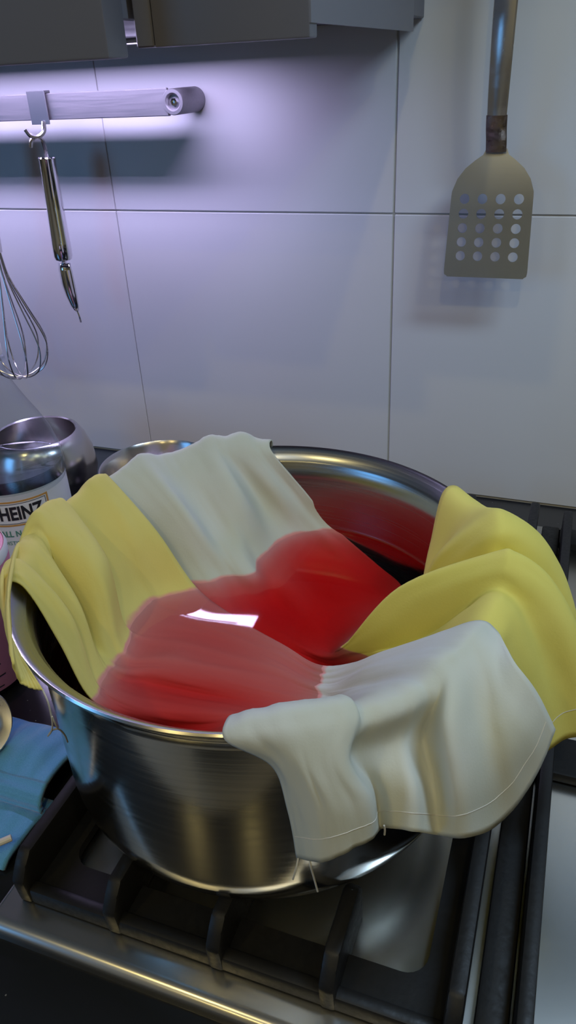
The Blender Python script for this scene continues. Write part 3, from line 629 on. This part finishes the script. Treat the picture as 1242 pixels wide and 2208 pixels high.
zedges = [0.3124, 0.3005, 0.28875, 0.27725, 0.26575, 0.2542]
xedges = [-0.0300, -0.0150, 0.0, 0.0150, 0.0300]
def mapx(x, z):
    return x
hr = 0.0041; NH = 16
for j, zc in enumerate(zs_c):
    z1, z0 = zedges[j], zedges[j+1]; zc = (z0+z1)/2
    for i, xc in enumerate(xs_c):
        x0, x1 = xedges[i], xedges[i+1]; xc = (x0+x1)/2
        bnd = []
        for k in range(NH):
            a = 2*PI*k/NH+PI/NH*0
            c_, s_ = math.cos(a), math.sin(a); m_ = max(abs(c_), abs(s_))
            bnd.append((xc+c_/m_*(x1-x0)/2, zc+s_/m_*(z1-z0)/2))
        hol = [V(xc+hr*math.cos(2*PI*k/NH), zc+hr*math.sin(2*PI*k/NH)) for k in range(NH)]
        bv = [V(*q) for q in bnd]
        for k in range(NH): bm.faces.new((bv[k], bv[(k+1) % NH], hol[(k+1) % NH], hol[k]))
# side margins
zl = sorted({round(zedges[j+1]+(zedges[j]-zedges[j+1])*q, 5) for j in range(5) for q in (0, .25, .5, .75, 1)}) if False else None
def zs_between():
    out = set()
    for j in range(5):
        z1, z0 = zedges[j], zedges[j+1]; zc = (z0+z1)/2
        for k in range(NH):
            a = 2*PI*k/NH; c_, s_ = math.cos(a), math.sin(a); m_ = max(abs(c_), abs(s_))
            if abs(c_) >= m_-1e-9: out.add(round(zc+s_/m_*(z1-z0)/2, 5))
    return sorted(out)
zl = zs_between()
for za, zb_ in zip(zl, zl[1:]):
    for sg, xe in ((-1, -0.0300), (1, 0.0300)):
        bm.faces.new((V(xe, za), V(xe, zb_), V(sg*hw(zb_), zb_), V(sg*hw(za), za)))
def xs_row(z, inner):
    return inner
def xs_between():
    out = set()
    for i in range(4):
        x0, x1 = xedges[i], xedges[i+1]; xc = (x0+x1)/2
        for k in range(NH):
            a = 2*PI*k/NH; c_, s_ = math.cos(a), math.sin(a); m_ = max(abs(c_), abs(s_))
            if abs(s_) >= m_-1e-9: out.add(round(xc+c_/m_*(x1-x0)/2, 5))
    return sorted(out)
xl = xs_between()
def strip(zlist, zstart):
    base = [V(-hw(zstart), zstart)]+[V(x, zstart) for x in xl]+[V(hw(zstart), zstart)]
    us = [-1]+[x/hw(zstart) for x in xl]+[1]
    for z in zlist:
        nxt = [V(u*hw(z), z) for u in us]
        for k in range(len(us)-1): bm.faces.new((base[k], base[k+1], nxt[k+1], nxt[k]))
        base = nxt
    return base
strip([0.3150, 0.3185, 0.322, 0.326, 0.330, 0.333, 0.336, 0.338, 0.340, 0.342, 0.3445], zedges[0])
strip([0.251, 0.2475, 0.2455, 0.2440, 0.2428, 0.2420], zedges[5])
o = ch(obj('blade', bm, STEEL_SATIN, tn, smooth=False), tn); md = o.modifiers.new('solid', 'SOLIDIFY'); md.thickness = 0.0012
def strap_path(bm, pts, w0, th, side=(1, 0, 0)):
    P = smooth_path(pts, 6); rows_ = []
    n_ = len(P)
    for i, q in enumerate(P):
        ww = w0(i/(n_-1)); t = (P[min(i+1, n_-1)]-P[max(i-1, 0)]).normalized(); nb = Vector(side); nn = t.cross(nb).normalized()
        prof_ = [(-1, -0.15), (-0.9, -0.55), (-0.4, -0.95), (0, -1.05), (0.4, -0.95), (0.9, -0.55), (1, -0.15), (0.9, 0.4), (0, 0.5), (-0.9, 0.4)]
        rows_.append([bm.verts.new(q+nb*a*ww+nn*b*th) for a, b in prof_])
    m_ = len(rows_[0])
    for a, b in zip(rows_, rows_[1:]):
        for k in range(m_): bm.faces.new((a[k], a[(k+1) % m_], b[(k+1) % m_], b[k]))
    bm.faces.new(rows_[0][::-1]); bm.faces.new(rows_[-1])
    return bm
bm = bmesh.new(); strap_path(bm, [(0.0918, YB+0.0005, 0.3425), (0.0915, YB-0.002, 0.352), (0.0912, YB-0.006, 0.360), (0.0910, YB-0.008, 0.3700)], lambda t: 0.0083, 0.0016)
ch(obj('neck', bm, NECK, tn), tn)
bm = bmesh.new(); strap_path(bm, [(0.0910, YB-0.008, 0.3700), (0.0910, YB-0.010, 0.390), (0.0912, YB-0.013, 0.430), (0.0915, YB-0.012, 0.500), (0.0915, YB-0.008, 0.560)], lambda t: 0.0082+0.0012*min(1, t*1.6), 0.0028, (0.970, -0.243, 0))
ch(obj('handle', bm, STEEL, tn), tn)
bm = bmesh.new(); tube(bm, smooth_path([(0.0915, YB-0.008, 0.556), (0.0915, YB-0.010, 0.575), (0.0915, YB-0.002, 0.585), (0.0915, YB+0.010, 0.578), (0.0915, YB+0.0315, 0.576)], 6), 0.0022, 8)
ch(obj('hanging_hook', bm, STEEL, tn), tn)

# ------------------------------------------------------------------ steel bowls at the back
def bowl(label, x, y, prof):
    t = thing('steel_bowl', label, 'bowl', (x, y, 0.0), 0, 'steel bowls behind the pot')
    bm = bmesh.new(); lathe(bm, prof, 72); obj('body', bm, BOWLM, t, angle=0.9)
    return t
r, h = 0.0595, 0.060
bowl('shiny steel bowl between the vinegar bottle and the white cloth', -0.215, -0.128,
     [(0, 0.0005), (r*0.50, 0.0005), (r*0.62, h*0.05), (r*0.80, h*0.25), (r*0.93, h*0.60), (r*0.965, h*0.93), (r*1.0, h*0.985), (r*1.02, h*1.0), (r*0.995, h*1.005),
      (r*0.945, h*0.93), (r*0.905, h*0.60), (r*0.775, h*0.27), (r*0.58, h*0.09), (0, h*0.06)])
bowl('round-bellied steel bowl half hidden behind the vinegar bottle', -0.354, -0.138,
     [(0, 0.0005), (0.036, 0.0005), (0.044, 0.004), (0.053, 0.018), (0.0585, 0.040), (0.0565, 0.060), (0.0510, 0.076), (0.0455, 0.085), (0.0430, 0.0862), (0.0415, 0.0850),
      (0.0470, 0.074), (0.0530, 0.058), (0.0550, 0.040), (0.050, 0.020), (0.040, 0.006), (0, 0.004)])

# ------------------------------------------------------------------ vinegar bottle
BX, BY = -0.300, -0.240
vb = thing('vinegar_bottle', 'clear plastic vinegar bottle with a white printed label', 'bottle', (BX, BY, 0.0005))
prof = [(0, 0.002), (0.034, 0.0), (0.042, 0.003), (0.0455, 0.010), (0.0460, 0.020), (0.0450, 0.026), (0.0450, 0.088), (0.0468, 0.094), (0.0470, 0.105), (0.0450, 0.120), (0.0405, 0.135), (0.0335, 0.150), (0.0255, 0.165), (0.0185, 0.180), (0.0145, 0.192), (0.0130, 0.200), (0.0130, 0.203), (0.0160, 0.2035), (0.0160, 0.206), (0.0130, 0.207), (0.0130, 0.2085)]
bm = bmesh.new(); lathe(bm, prof, 72); obj('body', bm, PET, vb, angle=1.2)
bm = bmesh.new(); lathe(bm, [(0, 0.003)]+[(r-0.0012, z+0.0005) for r, z in prof[1:9]]+[(0.0455, 0.1050), (0.0457, 0.1075), (0.0442, 0.1064), (0.0, 0.1062)], 72)
obj('vinegar', bm, VINEGAR, vb, angle=0.7)
bm = bmesh.new(); lathe(bm, [(0, 0.2090), (0.0145, 0.2090), (0.0150, 0.2105), (0.0150, 0.2240), (0.0140, 0.2252), (0, 0.2252)], 48); obj('cap', bm, WHITEP, vb)
def wrap_bm(bm_or_me, r, a0, zc):
    me = bm_or_me
    for v in me.vertices:
        a = a0+v.co.x/r; v.co = (r*math.cos(a), r*math.sin(a), zc+v.co.y)
    return me
def sleeve(r, a0, a1, z0, z1, n=40, top=None):
    bm = bmesh.new(); prev = None
    for k in range(n+1):
        a = math.radians(a0+(a1-a0)*k/n)
        zt = z1+(top(k/n) if top else 0)
        cur = (bm.verts.new((r*math.cos(a), r*math.sin(a), z0)), bm.verts.new((r*math.cos(a), r*math.sin(a), zt)))
        if prev: bm.faces.new((prev[0], cur[0], cur[1], prev[1]))
        prev = cur
    return bm
LA = -51.0   # direction the label faces
obj('label', sleeve(0.0454, LA-92, LA+92, 0.028, 0.0935, top=lambda t: -0.0015+0.004*math.sin(PI*t)), LABELW, vb)
def frame_sleeve(r, aw, z0, z1, th, m, name):
    bm = bmesh.new()
    for (aa, ab, za, zb_) in ((-aw, aw, z1-th, z1), (-aw, aw, z0, z0+th), (-aw, -aw+th*57.3/r, z0+th, z1-th), (aw-th*57.3/r, aw, z0+th, z1-th)):
        b2 = sleeve(r, LA+aa, LA+ab, za, zb_, 16)
        me = bpy.data.meshes.new('t'); b2.to_mesh(me); b2.free(); bm.from_mesh(me); bpy.data.meshes.remove(me)
    return obj(name, bm, m, vb)
frame_sleeve(0.0456, 34, 0.0635, 0.0890, 0.0018, GOLD, 'label_frame')
frame_sleeve(0.0457, 30.5, 0.0660, 0.0863, 0.0005, INK, 'label_frame')
def lettering(txt, size, zc, m, da=0.0, bold=0.0, wide=None):
    me = text_mesh(txt, size, 0.0, bold)
    if wide:
        w0 = max(v.co.x for v in me.vertices)-min(v.co.x for v in me.vertices); k_ = wide/w0
        for v in me.vertices: v.co.x *= k_
    wrap_bm(me, 0.0458, math.radians(LA+da), zc)
    return link('lettering', me, m, vb, smooth=False)
lettering('HEINZ', 0.0185, 0.0758, INK, 0.0, 0.0006, 0.0395)
lettering('ALL NATURAL', 0.0085, 0.0555, INKG, 0.0, 0.0002, 0.046)
lettering('DISTILLED WHITE', 0.0056, 0.0460, INKG, 0.0, 0.0)
lettering('VINEGAR', 0.0056, 0.0385, INKG, 0.0, 0.0)

# ------------------------------------------------------------------ pink tub at the left edge
pt = thing('pink_tub', 'clear tub with a pink label at the left edge beside the pot', 'tub', (-0.236, -0.399, 0.0))
bm = bmesh.new(); lathe(bm, [(0, 0.001), (0.030, 0.0003), (0.0345, 0.004), (0.036, 0.010), (0.0425, 0.108), (0.0430, 0.114), (0.0415, 0.118), (0.036, 0.119), (0, 0.119)], 56)
obj('body', bm, PET, pt)
bm = bmesh.new(); lathe(bm, [(0.0362, 0.0085), (0.0426, 0.1040)], 56); obj('label', bm, PINK, pt)
bm = bmesh.new(); lathe(bm, [(0.0431, 0.104), (0.0442, 0.105), (0.0442, 0.116), (0.0425, 0.1200), (0.034, 0.1235), (0.018, 0.1255), (0, 0.126)], 56); obj('lid', bm, PINK, pt)
bm = bmesh.new(); lathe(bm, [(0.0445, 0.112), (0.0448, 0.1165), (0.0434, 0.1205), (0.0430, 0.1200), (0.0440, 0.1165)], 56); obj('lid_rim', bm, WHITEP, pt)
bm = bmesh.new()
for zz, la, lb in ((0.036, -55, -20), (0.033, -55, -18), (0.022, -40, -15), (0.012, -50, -20), (0.045, -52, -25)):
    rr = 0.0363+(zz-0.0085)*0.067+0.0003
    b2 = sleeve(rr, la, lb, zz, zz+0.0011, 8); me = bpy.data.meshes.new('t'); b2.to_mesh(me); b2.free(); bm.from_mesh(me); bpy.data.meshes.remove(me)
obj('print_lines', bm, INK, pt)

# ------------------------------------------------------------------ blue cloth, ladle, stick
def grid_obj(name, net, n, m, thick, amp, seed, attr=None):
    cols = [spline([Vector(q) for q in c], n) for c in net]
    nr = len(cols[0]); grid = [spline([c[j] for c in cols], n) for j in range(nr)]
    nc = len(grid[0])
    for j in range(nr):
        for i in range(nc):
            q = grid[j][i]; q.z += amp*noise.noise(Vector((q.x*60+seed, q.y*60, seed)))
    me = bpy.data.meshes.new(name)
    me.from_pydata([tuple(grid[j][i]) for j in range(nr) for i in range(nc)], [], [(j*nc+i, j*nc+i+1, (j+1)*nc+i+1, (j+1)*nc+i) for j in range(nr-1) for i in range(nc-1)])
    at = me.attributes.new('rib', 'FLOAT', 'POINT'); at.data.foreach_set('value', [(j/n*9.0 if 5 < j/n < 9 else 0.0) + i/n*9.0*(0 if 5 < j/n < 9 else 1) for j in range(nr) for i in range(nc)])
    o = link(name, me, m, None, smooth=True, angle=3.0)
    md = o.modifiers.new('solid', 'SOLIDIFY'); md.thickness = thick; md.offset = 0
    return o
tw_net = []
for k in range(9):
    x = -0.250+0.0185*k
    h = 0.0035*math.sin(k*1.15+0.6)
    tw_net.append([(x+0.006, -0.436, 0.0035), (x+0.004, -0.441, 0.014), (x+0.002, -0.449, 0.0225+h*0.6), (x, -0.462, 0.0265+h), (x-0.002, -0.476, 0.0270+h*0.8), (x-0.002, -0.489, 0.0255-h*0.5), (x-0.001, -0.4985, 0.0215), (x, -0.5015, 0.0160), (x, -0.4990, 0.0112), (x, -0.490, 0.0090), (x+0.001, -0.4975, 0.0098+h*0.3), (x, -0.508, 0.0115+h*0.5), (x-0.002, -0.521, 0.0098-h*0.4), (x-0.004, -0.531, 0.0070), (x-0.005, -0.537, 0.0026)])
tw = grid_obj('cleaning_cloth', tw_net, 8, TOWEL, 0.0034, 0.0016, 2.0)
tag(tw, 'folded blue ribbed microfibre cloth lying left of the hob', 'cloth')
ld = thing('ladle', 'steel ladle bowl resting on the blue cloth at the left edge', 'ladle', (-0.178, -0.468, 0.030))
bm = bmesh.new()
prof = [(0.0, -0.012), (0.009, -0.0105), (0.0165, -0.006), (0.0215, 0.001), (0.0235, 0.008), (0.0228, 0.0083), (0.0205, 0.0015), (0.0158, -0.005), (0.0085, -0.0094), (0, -0.0108)]
lathe(bm, prof, 48); bmesh.ops.rotate(bm, verts=bm.verts[:], cent=(0, 0, 0), matrix=Matrix.Rotation(math.radians(62), 3, 'Y') @ Matrix.Rotation(0.3, 3, 'X'))
obj('bowl', bm, STEEL, ld, (0.0147, -0.0119, 0.0195))
bm = bmesh.new(); tube(bm, smooth_path([(-0.010, 0.004, 0.036), (-0.035, 0.010, 0.048), (-0.09, 0.02, 0.045), (-0.16, 0.03, 0.032)], 6), 0.0030, 8, flat=0.5)
obj('handle', bm, STEEL, ld)
bm = bmesh.new(); tube(bm, [(-0.1360,-0.5542,0.0150),(-0.1226,-0.5414,0.0165),(-0.1061,-0.5253,0.0180)], 0.0021, 10)
tag(obj('white_stick', bm, STICKM), 'thin white stick end lying on the blue cloth near the hob corner', 'stick')

# ------------------------------------------------------------------ loose threads
threads(ca, [[(0.0909,-0.5515,0.1222),(0.0909,-0.5537,0.1197),(0.0899,-0.5543,0.1145),(0.0888,-0.5537,0.1097)],[(0.0967,-0.5529,0.1261),(0.0973,-0.5538,0.1226),(0.0978,-0.5523,0.1138),(0.0987,-0.5506,0.1013)],[(0.1240,-0.5358,0.1371),(0.1243,-0.5355,0.1339),(0.1242,-0.5356,0.1309)]], 0.00045, THREAD)
threads(ca, [[(-0.0189,-0.5550,0.1906),(-0.0158,-0.5571,0.1868),(-0.0162,-0.5569,0.1791),(-0.0174,-0.5565,0.1723),(-0.0204,-0.5555,0.1658),(-0.0246,-0.5539,0.1602)],[(-0.0159,-0.5570,0.1779),(-0.0163,-0.5558,0.1719),(-0.0171,-0.5545,0.1676)],[(-0.0226,-0.5547,0.1631),(-0.0195,-0.5548,0.1667),(-0.0176,-0.5533,0.1659),(-0.0207,-0.5480,0.1560),(-0.0272,-0.5409,0.1420)]], 0.0004, THREADY)


# ------------------------------------------------------------------ added ceiling lamps and hood, all out of view
LAMP_AT = ['right behind the viewer', 'behind the viewer, left of the middle one', 'at the far right over the island', 'over the back of the island', 'at the back, by the rear wall on the left']
for i, (x, y) in enumerate(LAMPS):
    t = thing('added_ceiling_lamp', 'added recessed warm ceiling spot lamp '+LAMP_AT[i], 'lamp', (x, y, CZ), 0, 'added ceiling spots')
    bm = bmesh.new(); lathe(bm, [(0.055, 0.0), (0.075, -0.002), (0.078, -0.006), (0.070, -0.010), (0.055, -0.010)], 32, close=True); obj('trim_ring', bm, WHITEP, t)

hd = thing('added_hood', 'added steel hood above the hob, out of view, holding the cool lamp', 'hood', (0.42, -0.24, 0.80))  # unseen hood, added to carry the cool lamp
ch(boxo('canopy', STEEL_SATIN, hd, 0.06, 0.78, -0.46, -0.001, 0.80, 0.86, 0.003, 2), hd)
ch(boxo('chimney', STEEL_SATIN, hd, 0.28, 0.56, -0.28, -0.001, 0.861, 1.455, 0.002, 1), hd)
ch(boxo('lamp_cover', WHITEP, hd, 0.30, 0.62, -0.455, -0.36, 0.7925, 0.799, 0.001, 1), hd)
